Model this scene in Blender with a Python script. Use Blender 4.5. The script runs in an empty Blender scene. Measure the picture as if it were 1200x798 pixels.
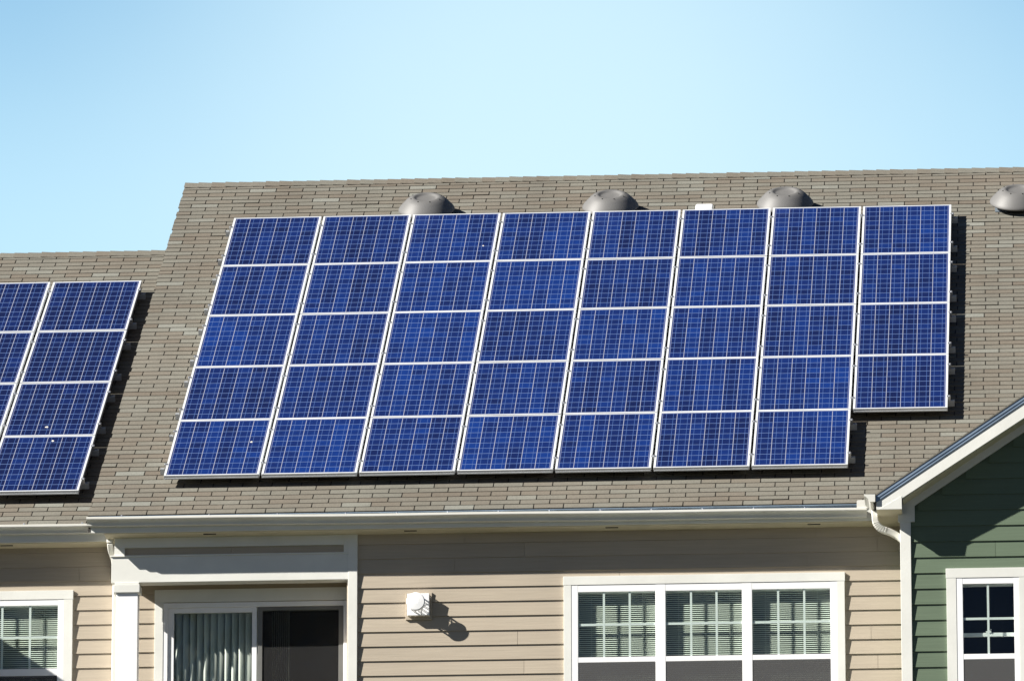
import bpy, bmesh, math, random
from mathutils import Vector, Matrix
random.seed(7)
sc = bpy.context.scene
COL = sc.collection
R = math.radians

# ------------------------------------------------------------------ camera
cam_d = bpy.data.cameras.new("camera")
cam = bpy.data.objects.new("camera", cam_d); COL.objects.link(cam)
cam_d.sensor_width = 36.0; cam_d.lens = 9655.0 * 36 / 1200
cam_d.clip_start = 1.0; cam_d.clip_end = 8000
e_, yaw_, roll_ = 0.2469967, 0.0681187, -0.00102816
F = Vector((-math.sin(yaw_) * math.cos(e_), math.cos(yaw_) * math.cos(e_), math.sin(e_)))
Rt = F.cross(Vector((0, 0, 1))).normalized(); Up = Rt.cross(F)
Rt, Up = Rt * math.cos(roll_) + Up * math.sin(roll_), Up * math.cos(roll_) - Rt * math.sin(roll_)
cam.matrix_world = Matrix(((Rt.x, Up.x, -F.x, 9.2139), (Rt.y, Up.y, -F.y, -89.08875),
                           (Rt.z, Up.z, -F.z, -13.29474), (0, 0, 0, 1)))
sc.camera = cam

# ------------------------------------------------------------------ light
TO_SUN = Vector((-1.45, -0.65, 1.0)).normalized()
sun_el = math.asin(TO_SUN.z); sun_az = math.atan2(TO_SUN.x, TO_SUN.y)
w = bpy.data.worlds.new("World"); sc.world = w; w.use_nodes = True
nt = w.node_tree; nt.nodes.clear()
sky = nt.nodes.new("ShaderNodeTexSky"); sky.sky_type = 'NISHITA'; sky.sun_disc = False
sky.sun_elevation = sun_el; sky.sun_rotation = sun_az
sky.altitude = 0; sky.air_density = 0.25; sky.dust_density = 0.0; sky.ozone_density = 1.0
bg = nt.nodes.new("ShaderNodeBackground"); bg.inputs[1].default_value = 0.05
wo = nt.nodes.new("ShaderNodeOutputWorld")
# pale northern sky painted in for lens falloff; no fill on front walls
def wn(op, a, b=None):
    q = nt.nodes.new("ShaderNodeMath"); q.operation = op
    for i, v in enumerate((a, b)):
        if v is None: continue
        if isinstance(v, (int, float)): q.inputs[i].default_value = v
        else: nt.links.new(v, q.inputs[i])
    return q.outputs[0]
def smooth(v, lo, hi):
    q = nt.nodes.new("ShaderNodeMapRange"); q.interpolation_type = 'SMOOTHSTEP'
    q.inputs[1].default_value = lo; q.inputs[2].default_value = hi
    nt.links.new(v, q.inputs[0]); return q.outputs[0]
tcw = nt.nodes.new("ShaderNodeTexCoord"); sxy = nt.nodes.new("ShaderNodeSeparateXYZ")
nt.links.new(tcw.outputs["Generated"], sxy.inputs[0])
nzw = nt.nodes.new("ShaderNodeTexNoise"); nzw.inputs["Scale"].default_value = 9.0; nzw.inputs["Detail"].default_value = 4
nt.links.new(tcw.outputs["Generated"], nzw.inputs["Vector"])
zz_ = wn('SUBTRACT', sxy.outputs[2], wn('MULTIPLY', wn('SUBTRACT', nzw.outputs[0], 0.5), 0.018))
low = wn('SUBTRACT', 1.0, smooth(zz_, 0.246, 0.300)); north = smooth(sxy.outputs[1], 0.15, 0.85)
sky_falloff = wn('MULTIPLY', wn('SUBTRACT', 1.0, smooth(zz_, 0.30, 0.62)), north)
def wmix(f, a, b):
    q = nt.nodes.new("ShaderNodeMix"); q.data_type = 'RGBA'
    nt.links.new(f, q.inputs[0])
    for i, v in ((6, a), (7, b)):
        if isinstance(v, tuple): q.inputs[i].default_value = v
        else: nt.links.new(v, q.inputs[i])
    return q.outputs[2]
# bright patch painted into the sky over the roof, imitating lens vignetting
dv = nt.nodes.new("ShaderNodeVectorMath"); dv.operation = 'DISTANCE'
dv.inputs[1].default_value = Vector((-0.061, 0.960, 0.272)).normalized()
nt.links.new(tcw.outputs["Generated"], dv.inputs[0])
patch = wn('SUBTRACT', 1.0, smooth(wn('SUBTRACT', dv.outputs["Value"], wn('MULTIPLY', wn('SUBTRACT', nzw.outputs[0], 0.5), 0.02)), 0.008, 0.074))
sky_falloff_col = wmix(low, (2.9, 5.6, 8.2, 1), (5.6, 8.6, 10.4, 1))
sky_falloff_col = wmix(wn('MULTIPLY', patch, 0.68), sky_falloff_col, (7.6, 10.0, 11.0, 1))
nt.links.new(wmix(sky_falloff, sky.outputs[0], sky_falloff_col), bg.inputs[0])
nt.links.new(bg.outputs[0], wo.inputs[0])
sd = bpy.data.lights.new("sun", 'SUN'); sd.energy = 5.0; sd.angle = R(0.53); sd.color = (1.0, 0.96, 0.89)
so = bpy.data.objects.new("sun", sd); COL.objects.link(so)
so.rotation_euler = TO_SUN.to_track_quat('Z', 'Y').to_euler(); so.location = (-60, -20, 60)
sc.view_settings.view_transform = 'Standard'; sc.view_settings.look = 'None'
sc.view_settings.gamma = 1.0; sc.view_settings.use_curve_mapping = False
sc.view_settings.exposure = 1.0

# ------------------------------------------------------------------ materials
def mat(name, col, rough=0.6, metal=0.0, var=0.08, scale=6.0, bump=0.0, bscale=60.0, stretch=(1, 1, 1),
        var2=0.0, scale2=1.2, spec=0.5):
    m = bpy.data.materials.new(name); m.use_nodes = True
    n = m.node_tree; L = n.links; b = n.nodes["Principled BSDF"]
    b.inputs["Roughness"].default_value = rough; b.inputs["Metallic"].default_value = metal
    b.inputs["Specular IOR Level"].default_value = spec
    tc = n.nodes.new("ShaderNodeTexCoord"); mp = n.nodes.new("ShaderNodeMapping")
    mp.inputs["Scale"].default_value = stretch; L.new(tc.outputs["Object"], mp.inputs[0])
    no = n.nodes.new("ShaderNodeTexNoise"); no.inputs["Scale"].default_value = scale; no.inputs["Detail"].default_value = 5
    L.new(mp.outputs[0], no.inputs["Vector"])
    mr = n.nodes.new("ShaderNodeMapRange"); mr.inputs[1].default_value = 0.3; mr.inputs[2].default_value = 0.7
    mr.inputs[3].default_value = 1 - var; mr.inputs[4].default_value = 1 + var
    L.new(no.outputs[0], mr.inputs[0])
    fac = mr.outputs[0]
    if var2:
        n2 = n.nodes.new("ShaderNodeTexNoise"); n2.inputs["Scale"].default_value = scale2; n2.inputs["Detail"].default_value = 3
        L.new(tc.outputs["Object"], n2.inputs["Vector"])
        m2 = n.nodes.new("ShaderNodeMapRange"); m2.inputs[1].default_value = 0.3; m2.inputs[2].default_value = 0.7
        m2.inputs[3].default_value = 1 - var2; m2.inputs[4].default_value = 1 + var2
        L.new(n2.outputs[0], m2.inputs[0])
        mu = n.nodes.new("ShaderNodeMath"); mu.operation = 'MULTIPLY'; L.new(fac, mu.inputs[0]); L.new(m2.outputs[0], mu.inputs[1])
        fac = mu.outputs[0]
    vm = n.nodes.new("ShaderNodeVectorMath"); vm.operation = 'SCALE'; vm.inputs[0].default_value = col
    L.new(fac, vm.inputs["Scale"]); L.new(vm.outputs[0], b.inputs["Base Color"])
    if bump:
        nb = n.nodes.new("ShaderNodeTexNoise"); nb.inputs["Scale"].default_value = bscale; nb.inputs["Detail"].default_value = 4
        L.new(mp.outputs[0], nb.inputs["Vector"])
        bp = n.nodes.new("ShaderNodeBump"); bp.inputs["Strength"].default_value = bump; bp.inputs["Distance"].default_value = 0.004
        L.new(nb.outputs[0], bp.inputs["Height"]); L.new(bp.outputs[0], b.inputs["Normal"])
    return m

def board_mat(name, col):
    """painted fibre-cement lap boards: faint wood grain, small tone shift per board (attribute tint)"""
    m = mat(name, col, rough=0.62, var=0.05, scale=30, bump=0.35, bscale=40, stretch=(0.08, 1, 1.6), var2=0.05, scale2=0.9, spec=0.3)
    n = m.node_tree; L = n.links; b = n.nodes["Principled BSDF"]
    src = b.inputs["Base Color"].links[0].from_socket
    at = n.nodes.new("ShaderNodeAttribute"); at.attribute_name = "tint"
    mr = n.nodes.new("ShaderNodeMapRange"); mr.inputs[3].default_value = 0.955; mr.inputs[4].default_value = 1.045
    L.new(at.outputs["Fac"], mr.inputs[0])
    vm = n.nodes.new("ShaderNodeVectorMath"); vm.operation = 'SCALE'
    L.new(src, vm.inputs[0]); L.new(mr.outputs[0], vm.inputs["Scale"]); L.new(vm.outputs[0], b.inputs["Base Color"])
    return m

def shingle_mat():
    m = bpy.data.materials.new("asphalt_shingle"); m.use_nodes = True
    n = m.node_tree; L = n.links; b = n.nodes["Principled BSDF"]
    b.inputs["Roughness"].default_value = 0.92; b.inputs["Specular IOR Level"].default_value = 0.25
    at = n.nodes.new("ShaderNodeAttribute"); at.attribute_name = "tint"
    cr = n.nodes.new("ShaderNodeValToRGB"); L.new(at.outputs["Fac"], cr.inputs[0])
    el = cr.color_ramp.elements
    el[0].position = 0.0; el[0].color = (0.1234, 0.1012, 0.0789, 1)
    el[1].position = 1.0; el[1].color = (0.2236, 0.2264, 0.1995, 1)
    for p, c in ((0.3, (0.1596, 0.1392, 0.1114, 1)), (0.55, (0.1670, 0.1578, 0.1318, 1)), (0.8, (0.1893, 0.1837, 0.1559, 1))):
        x = el.new(p); x.color = c
    tc = n.nodes.new("ShaderNodeTexCoord")
    no = n.nodes.new("ShaderNodeTexNoise"); no.inputs["Scale"].default_value = 55; no.inputs["Detail"].default_value = 6
    no.inputs["Roughness"].default_value = 0.75
    L.new(tc.outputs["Object"], no.inputs["Vector"])
    mr = n.nodes.new("ShaderNodeMapRange"); mr.inputs[1].default_value = 0.28; mr.inputs[2].default_value = 0.72
    mr.inputs[3].default_value = 0.72; mr.inputs[4].default_value = 1.28; L.new(no.outputs[0], mr.inputs[0])
    n2 = n.nodes.new("ShaderNodeTexNoise"); n2.inputs["Scale"].default_value = 0.9; n2.inputs["Detail"].default_value = 4
    mp = n.nodes.new("ShaderNodeMapping"); mp.inputs["Scale"].default_value = (1.4, 0.5, 0.5)
    L.new(tc.outputs["Object"], mp.inputs[0]); L.new(mp.outputs[0], n2.inputs["Vector"])
    m2 = n.nodes.new("ShaderNodeMapRange"); m2.inputs[1].default_value = 0.3; m2.inputs[2].default_value = 0.7
    m2.inputs[3].default_value = 0.9; m2.inputs[4].default_value = 1.1; L.new(n2.outputs[0], m2.inputs[0])
    mu = n.nodes.new("ShaderNodeMath"); mu.operation = 'MULTIPLY'; L.new(mr.outputs[0], mu.inputs[0]); L.new(m2.outputs[0], mu.inputs[1])
    vm = n.nodes.new("ShaderNodeVectorMath"); vm.operation = 'SCALE'
    L.new(cr.outputs[0], vm.inputs[0]); L.new(mu.outputs[0], vm.inputs["Scale"]); L.new(vm.outputs[0], b.inputs["Base Color"])
    nb = n.nodes.new("ShaderNodeTexNoise"); nb.inputs["Scale"].default_value = 220; nb.inputs["Detail"].default_value = 3
    L.new(tc.outputs["Object"], nb.inputs["Vector"])
    bp = n.nodes.new("ShaderNodeBump"); bp.inputs["Strength"].default_value = 0.5; bp.inputs["Distance"].default_value = 0.003
    L.new(nb.outputs[0], bp.inputs["Height"]); L.new(bp.outputs[0], b.inputs["Normal"])
    return m

CELLX, CELLY = 0.1525, 0.1575
def cell_mat():
    """polycrystalline cells: 6 x 10 grid with pale gaps, two busbars per cell, tone per cell and per panel"""
    m = bpy.data.materials.new("solar_cells"); m.use_nodes = True
    n = m.node_tree; L = n.links; b = n.nodes["Principled BSDF"]
    def math_(op, a=None, b_=None, va=None, vb=None):
        q = n.nodes.new("ShaderNodeMath"); q.operation = op
        if a is not None: L.new(a, q.inputs[0])
        if b_ is not None: L.new(b_, q.inputs[1])
        if va is not None: q.inputs[0].default_value = va
        if vb is not None: q.inputs[1].default_value = vb
        return q.outputs[0]
    tc = n.nodes.new("ShaderNodeTexCoord"); sp = n.nodes.new("ShaderNodeSeparateXYZ"); L.new(tc.outputs["Object"], sp.inputs[0])
    u = math_('DIVIDE', sp.outputs[0], vb=CELLX); v = math_('DIVIDE', sp.outputs[1], vb=CELLY)
    u = math_('ADD', u, vb=3.0 + 100); v = math_('ADD', v, vb=5.0 + 100)
    fu = math_('FRACT', u); fv = math_('FRACT', v); iu = math_('FLOOR', u); iv = math_('FLOOR', v)
    def edge(f, half):   # 1 near a cell border
        d = math_('ABSOLUTE', math_('SUBTRACT', f, vb=0.5))
        return math_('GREATER_THAN', d, vb=0.5 - half)
    gx = edge(fu, 0.0205); gy = edge(fv, 0.034)
    b1 = math_('LESS_THAN', math_('ABSOLUTE', math_('SUBTRACT', fu, vb=0.26)), vb=0.020)
    b2 = math_('LESS_THAN', math_('ABSOLUTE', math_('SUBTRACT', fu, vb=0.74)), vb=0.020)
    bus = math_('MAXIMUM', b1, b2)
    oi = n.nodes.new("ShaderNodeObjectInfo")
    cb = n.nodes.new("ShaderNodeCombineXYZ"); L.new(iu, cb.inputs[0]); L.new(iv, cb.inputs[1])
    L.new(math_('MULTIPLY', oi.outputs["Random"], vb=97.0), cb.inputs[2])
    wn = n.nodes.new("ShaderNodeTexWhiteNoise"); wn.noise_dimensions = '3D'; L.new(cb.outputs[0], wn.inputs["Vector"])
    cb2 = n.nodes.new("ShaderNodeCombineXYZ"); L.new(iu, cb2.inputs[0]); L.new(math_('MULTIPLY', oi.outputs["Random"], vb=53.0), cb2.inputs[1])
    wc = n.nodes.new("ShaderNodeTexWhiteNoise"); wc.noise_dimensions = '3D'; L.new(cb2.outputs[0], wc.inputs["Vector"])
    vo = n.nodes.new("ShaderNodeTexVoronoi"); vo.inputs["Scale"].default_value = 45
    L.new(tc.outputs["Object"], vo.inputs["Vector"])
    sv = n.nodes.new("ShaderNodeSeparateColor"); L.new(vo.outputs["Color"], sv.inputs[0])
    t = math_('MULTIPLY', wn.outputs["Value"], vb=0.32)
    t = math_('ADD', t, math_('MULTIPLY', wc.outputs["Value"], vb=0.30))
    t = math_('ADD', t, math_('MULTIPLY', oi.outputs["Random"], vb=0.22))
    t = math_('ADD', t, math_('MULTIPLY', sv.outputs[0], vb=0.16))
    ba = n.nodes.new("ShaderNodeAttribute"); ba.attribute_type = 'OBJECT'; ba.attribute_name = "cell_angle_shade"
    t = math_('SUBTRACT', t, math_('MULTIPLY', ba.outputs["Fac"], vb=0.36))     # left array's cells painted darker, standing in for a duller viewing angle
    cr = n.nodes.new("ShaderNodeValToRGB"); L.new(t, cr.inputs[0])
    el = cr.color_ramp.elements
    el[0].position = 0.15; el[0].color = (0.0065, 0.0115, 0.054, 1)
    el[1].position = 0.9; el[1].color = (0.007, 0.032, 0.178, 1)
    x = el.new(0.5); x.color = (0.007, 0.0185, 0.100, 1)
    def mix(f, a, col):
        q = n.nodes.new("ShaderNodeMix"); q.data_type = 'RGBA'
        L.new(f, q.inputs[0]); L.new(a, q.inputs[6]); q.inputs[7].default_value = col
        return q.outputs[2]
    c = mix(bus, cr.outputs[0], (0.045, 0.085, 0.23, 1))
    c = mix(gy, c, (0.115, 0.175, 0.34, 1))
    c = mix(gx, c, (0.30, 0.32, 0.40, 1))
    # backsheet border beyond the 6 x 10 field
    ax = math_('GREATER_THAN', math_('ABSOLUTE', sp.outputs[0]), vb=3 * CELLX - 0.001)
    ay = math_('GREATER_THAN', math_('ABSOLUTE', sp.outputs[1]), vb=5 * CELLY - 0.001)
    c = mix(math_('MAXIMUM', ax, ay), c, (0.06, 0.08, 0.2, 1))
    L.new(c, b.inputs["Base Color"])
    b.inputs["Roughness"].default_value = 0.30
    b.inputs["IOR"].default_value = 1.4; b.inputs["Specular IOR Level"].default_value = 0.25
    nz = n.nodes.new("ShaderNodeTexNoise"); nz.inputs["Scale"].default_value = 3.0; L.new(tc.outputs["Object"], nz.inputs["Vector"])
    mr = n.nodes.new("ShaderNodeMapRange"); mr.inputs[3].default_value = 0.24; mr.inputs[4].default_value = 0.4
    L.new(nz.outputs[0], mr.inputs[0]); L.new(mr.outputs[0], b.inputs["Roughness"])
    return m

def glass_mat(name="window_glass", tint=(0.93, 0.965, 0.945)):
    m = bpy.data.materials.new(name); m.use_nodes = True
    n = m.node_tree; L = n.links; n.nodes.clear()
    o = n.nodes.new("ShaderNodeOutputMaterial"); mx = n.nodes.new("ShaderNodeMixShader")
    t = n.nodes.new("ShaderNodeBsdfTransparent"); t.inputs[0].default_value = (*tint, 1)
    g = n.nodes.new("ShaderNodeBsdfGlossy"); g.inputs["Roughness"].default_value = 0.02
    ge = n.nodes.new("ShaderNodeNewGeometry"); dt = n.nodes.new("ShaderNodeVectorMath"); dt.operation = 'DOT_PRODUCT'
    L.new(ge.outputs["Normal"], dt.inputs[0]); L.new(ge.outputs["Incoming"], dt.inputs[1])
    ab = n.nodes.new("ShaderNodeMath"); ab.operation = 'ABSOLUTE'; L.new(dt.outputs["Value"], ab.inputs[0])
    om = n.nodes.new("ShaderNodeMath"); om.operation = 'SUBTRACT'; om.inputs[0].default_value = 1; L.new(ab.outputs[0], om.inputs[1])
    pw = n.nodes.new("ShaderNodeMath"); pw.operation = 'POWER'; L.new(om.outputs[0], pw.inputs[0]); pw.inputs[1].default_value = 5
    fr = n.nodes.new("ShaderNodeMath"); fr.operation = 'MULTIPLY_ADD'; L.new(pw.outputs[0], fr.inputs[0]); fr.inputs[1].default_value = 0.8; fr.inputs[2].default_value = 0.03
    tc = n.nodes.new("ShaderNodeTexCoord"); no = n.nodes.new("ShaderNodeTexNoise"); no.inputs["Scale"].default_value = 2.5
    L.new(tc.outputs["Object"], no.inputs["Vector"])
    bp = n.nodes.new("ShaderNodeBump"); bp.inputs["Strength"].default_value = 0.05; bp.inputs["Distance"].default_value = 0.02
    L.new(no.outputs[0], bp.inputs["Height"]); L.new(bp.outputs[0], g.inputs["Normal"])
    L.new(fr.outputs[0], mx.inputs[0]); L.new(t.outputs[0], mx.inputs[1]); L.new(g.outputs[0], mx.inputs[2])
    L.new(mx.outputs[0], o.inputs[0])
    return m

def screen_mat(name, col, lo, hi):
    m = bpy.data.materials.new(name); m.use_nodes = True
    n = m.node_tree; L = n.links; b = n.nodes["Principled BSDF"]
    b.inputs["Base Color"].default_value = (col, col, col, 1); b.inputs["Roughness"].default_value = 0.7
    tc = n.nodes.new("ShaderNodeTexCoord"); wv = n.nodes.new("ShaderNodeTexNoise"); wv.inputs["Scale"].default_value = 400
    L.new(tc.outputs["Object"], wv.inputs["Vector"])
    mr = n.nodes.new("ShaderNodeMapRange"); mr.inputs[1].default_value = 0.4; mr.inputs[2].default_value = 0.6
    mr.inputs[3].default_value = lo; mr.inputs[4].default_value = hi
    L.new(wv.outputs[0], mr.inputs[0]); L.new(mr.outputs[0], b.inputs["Alpha"])
    return m

M = dict(
    shingle=shingle_mat(),
    deck=mat("roof_underlay", (0.022, 0.019, 0.017), 0.9),
    tan=board_mat("tan_lap_siding", (0.445, 0.382, 0.298)),
    green=board_mat("green_lap_siding", (0.122, 0.165, 0.110)),
    trim=mat("cream_trim_paint", (0.75, 0.75, 0.70), 0.5, var=0.04, scale=4, bump=0.15, bscale=25, var2=0.04),
    white=mat("white_vinyl", (0.90, 0.90, 0.90), 0.4, var=0.025, scale=5, var2=0.02),
    soffit=mat("cream_soffit", (0.68, 0.62, 0.46), 0.6, var=0.05, var2=0.05),
    gutter=mat("cream_gutter_metal", (0.73, 0.72, 0.66), 0.45, var=0.05, scale=8, stretch=(0.4, 1, 1), var2=0.05),
    drip=mat("metal_drip_edge", (0.26, 0.34, 0.44), 0.4, metal=0.3, var=0.15, scale=5, stretch=(0.5, 1, 1)),
    alu=mat("anodised_aluminium", (0.68, 0.70, 0.715), 0.42, metal=0.1, var=0.05, scale=9, var2=0.03),
    rail=mat("mill_aluminium", (0.50, 0.52, 0.54), 0.42, metal=0.35, var=0.08, scale=14),
    steel=mat("bright_steel", (0.75, 0.76, 0.78), 0.25, metal=0.8, var=0.06),
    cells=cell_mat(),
    backsheet=mat("panel_backsheet", (0.5, 0.5, 0.5), 0.6),
    vent=mat("grey_vent_metal", (0.150, 0.147, 0.143), 0.55, var=0.07, scale=5, var2=0.06, scale2=2.5),
    flash=mat("blue_grey_flashing", (0.30, 0.36, 0.42), 0.4, metal=0.5, var=0.1),
    brownmetal=mat("dark_brown_rake_metal", (0.035, 0.030, 0.026), 0.6, var=0.1),
    black=mat("unlit_room_black", (0.004, 0.004, 0.004), 0.9),
    dark=mat("dark_slot", (0.02, 0.018, 0.015), 0.8),
    blind=mat("pale_blind_vinyl", (0.84, 0.86, 0.78), 0.5, var=0.04, scale=3),
    vblind=mat("vertical_blind_vinyl", (0.74, 0.76, 0.70), 0.5, var=0.05, scale=3),
    room=mat("interior_paint", (0.10, 0.095, 0.09), 0.8, var=0.1, scale=1),
    glass=glass_mat(),
    screen=screen_mat("window_insect_screen", 0.10, 0.5, 0.64), dscreen=screen_mat("door_insect_screen", 0.012, 0.3, 0.42),
    doorscreen=mat("bronze_screen_frame", (0.16, 0.16, 0.15), 0.5),
    dropping=mat("bird_dropping", (0.75, 0.70, 0.58), 0.8, var=0.2, scale=80),
    grass=mat("dry_grass", (0.036, 0.037, 0.02), 0.95, var=0.35, scale=0.6, var2=0.25, scale2=0.05),
    leaf=mat("leaves", (0.045, 0.06, 0.025), 0.7, var=0.3, scale=0.8, var2=0.2),
    bark=mat("bark", (0.10, 0.08, 0.06), 0.9, var=0.3, scale=12, bump=0.6, bscale=20),
)

# ------------------------------------------------------------------ mesh helpers
class MB:
    def __init__(s): s.v = []; s.f = []; s.t = []; s.tint = 0.5
    def face(s, idx): s.f.append(tuple(idx)); s.t.append(s.tint)
    def hexa(s, p):
        """p: 8 points, bottom ring 0-3 then top ring 4-7"""
        o = len(s.v); s.v += [tuple(q) for q in p]
        for q in ((3, 2, 1, 0), (4, 5, 6, 7), (0, 1, 5, 4), (1, 2, 6, 5), (2, 3, 7, 6), (3, 0, 4, 7)): s.face([o + i for i in q])
    def box(s, x0, x1, y0, y1, z0, z1):
        s.hexa([(x0, y0, z0), (x1, y0, z0), (x1, y1, z0), (x0, y1, z0), (x0, y0, z1), (x1, y0, z1), (x1, y1, z1), (x0, y1, z1)])
    def prism(s, poly, a0, a1, axis):
        """extrude a closed polygon of (p,q) along axis 'x' (p=y,q=z) or 'y' (p=x,q=z)"""
        o = len(s.v); n = len(poly)
        for a in (a0, a1):
            for p, q in poly: s.v.append((a, p, q) if axis == 'x' else (p, a, q))
        s.face(list(range(o, o + n))); s.face(list(range(o + 2 * n - 1, o + n - 1, -1)))
        for i in range(n):
            j = (i + 1) % n; s.face((o + i, o + n + i, o + n + j, o + j))
    def lathe(s, prof, n=40, c=(0, 0, 0), cap=True):
        o = len(s.v)
        for r, z in prof:
            for k in range(n):
                a = 2 * math.pi * k / n; s.v.append((c[0] + r * math.cos(a), c[1] + r * math.sin(a), c[2] + z))
        for i in range(len(prof) - 1):
            for k in range(n):
                a = o + i * n + k; b = o + i * n + (k + 1) % n; s.face((a, b, b + n, a + n))
        if cap:
            s.face([o + k for k in range(n - 1, -1, -1)]); s.face([o + (len(prof) - 1) * n + k for k in range(n)])
    def cyl(s, p0, p1, r0, r1=None, n=12):
        r1 = r0 if r1 is None else r1
        p0, p1 = Vector(p0), Vector(p1); d = (p1 - p0).normalized()
        a = d.orthogonal().normalized(); b = d.cross(a); o = len(s.v)
        for p, r in ((p0, r0), (p1, r1)):
            for k in range(n):
                t = 2 * math.pi * k / n; s.v.append(tuple(p + a * r * math.cos(t) + b * r * math.sin(t)))
        for k in range(n):
            j = (k + 1) % n; s.face((o + k, o + j, o + n + j, o + n + k))
        s.face([o + k for k in range(n - 1, -1, -1)]); s.face([o + n + k for k in range(n)])
    def sweep(s, path, wx, wy, ribs=None, bev=0.25):
        """rounded rectangular tube along a path of points lying mostly in the xz plane"""
        path = [Vector(p) for p in path]; o = len(s.v); n = len(path); m = 8
        for i, p in enumerate(path):
            d = (path[min(i + 1, n - 1)] - path[max(i - 1, 0)]).normalized()
            b = Vector((0, 1, 0)); a = d.cross(b).normalized(); b = a.cross(d)
            k = 1.0 if not ribs else ribs[i]
            hx, hy = wx / 2 * k, wy / 2 * k
            for q in ((-1, -1 + bev), (-1 + bev, -1), (1 - bev, -1), (1, -1 + bev), (1, 1 - bev), (1 - bev, 1), (-1 + bev, 1), (-1, 1 - bev)):
                s.v.append(tuple(p + a * q[0] * hx + b * q[1] * hy))
        for i in range(n - 1):
            for k in range(m):
                j = (k + 1) % m; s.face((o + i * m + k, o + i * m + j, o + (i + 1) * m + j, o + (i + 1) * m + k))
        s.face([o + k for k in range(m - 1, -1, -1)]); s.face([o + (n - 1) * m + k for k in range(m)])
    def build(s, name, m, parent=None, smooth=False, bevel=0.0, solid=0.0):
        me = bpy.data.meshes.new(name); me.from_pydata(s.v, [], s.f); me.update()
        at = me.attributes.new("tint", 'FLOAT', 'FACE'); at.data.foreach_set("value", s.t)
        bm = bmesh.new(); bm.from_mesh(me); bmesh.ops.recalc_face_normals(bm, faces=bm.faces); bm.to_mesh(me); bm.free()
        me.materials.append(m)
        o = bpy.data.objects.new(name, me); COL.objects.link(o)
        if smooth:
            for p in me.polygons: p.use_smooth = True
        if solid:
            q = o.modifiers.new("thick", 'SOLIDIFY'); q.thickness = solid; q.offset = 0
        if bevel:
            q = o.modifiers.new("bevel", 'BEVEL'); q.width = bevel; q.segments = 2; q.limit_method = 'ANGLE'; q.angle_limit = R(40)
        if parent: o.parent = parent
        return o

def tag(o, label=None, cat=None, group=None, kind=None):
    if label: o["label"] = label
    if cat: o["category"] = cat
    if group: o["group"] = group
    if kind: o["kind"] = kind
    return o
def thing(name, label, cat, loc=(0, 0, 0), rot=(0, 0, 0), group=None):
    o = bpy.data.objects.new(name, None); COL.objects.link(o); o.empty_display_size = 0.2
    o.location = loc; o.rotation_euler = rot
    return tag(o, label, cat, group)
def copy_thing(src, loc, rot=None):
    r = src.copy(); COL.objects.link(r); r.location = loc
    if rot is not None: r.rotation_euler = rot
    for ch in list(src.children):
        c = ch.copy(); COL.objects.link(c); c.parent = r
        for g in list(ch.children):
            d = g.copy(); COL.objects.link(d); d.parent = c
    return r

# ------------------------------------------------------------------ key dimensions (metres)
P = math.atan(8 / 12)                        # roof pitch 8:12
cP, sP = math.cos(P), math.sin(P)
HB = 0.142                                   # roof surface below the panels' face
FACE = Vector((0, 0, 10.7))                  # upper left corner of the big array, on the panels' face
NRM = Vector((0, -sP, cP)); SLO = Vector((0, cP, sP))
YW = -7.244                                  # front wall of the middle house
SET = 0.38                                   # the left house and the porch recess stand this far back
YR = YW + SET
YF = -7.404                                  # fascia face
S_EAVE, S_RIDGE, S_RIDGE_L = -9.03, 1.64, -0.42
X_RAKE = -0.71
def rp(x, s, h=0.0, back=0.0):               # a point on the roof plane, h above it
    return Vector((x, FACE.y + back, FACE.z)) + SLO * s + NRM * (h - HB)
TPM = 8 / 12
EZ = rp(0, S_EAVE).z; EY = rp(0, S_EAVE).y

# ------------------------------------------------------------------ ground
g = MB()
prof = [(-2500, -14.9), (-400, -14.9), (-120, -14.9), (-84, -14.9), (-60, -10.5), (-35, -4.6), (-16, -0.6), (-10, 0), (30, 0), (400, -1), (2500, -3)]
xs = [-2500, -300, -60, -20, 0, 20, 60, 300, 2500]
for x in xs:
    for y, z in prof: g.v.append((x, y, z))
k = len(prof)
for i in range(len(xs) - 1):
    for j in range(k - 1): g.face((i * k + j, (i + 1) * k + j, (i + 1) * k + j + 1, i * k + j + 1))
tag(g.build("ground", M['grass']), kind="structure")

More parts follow.
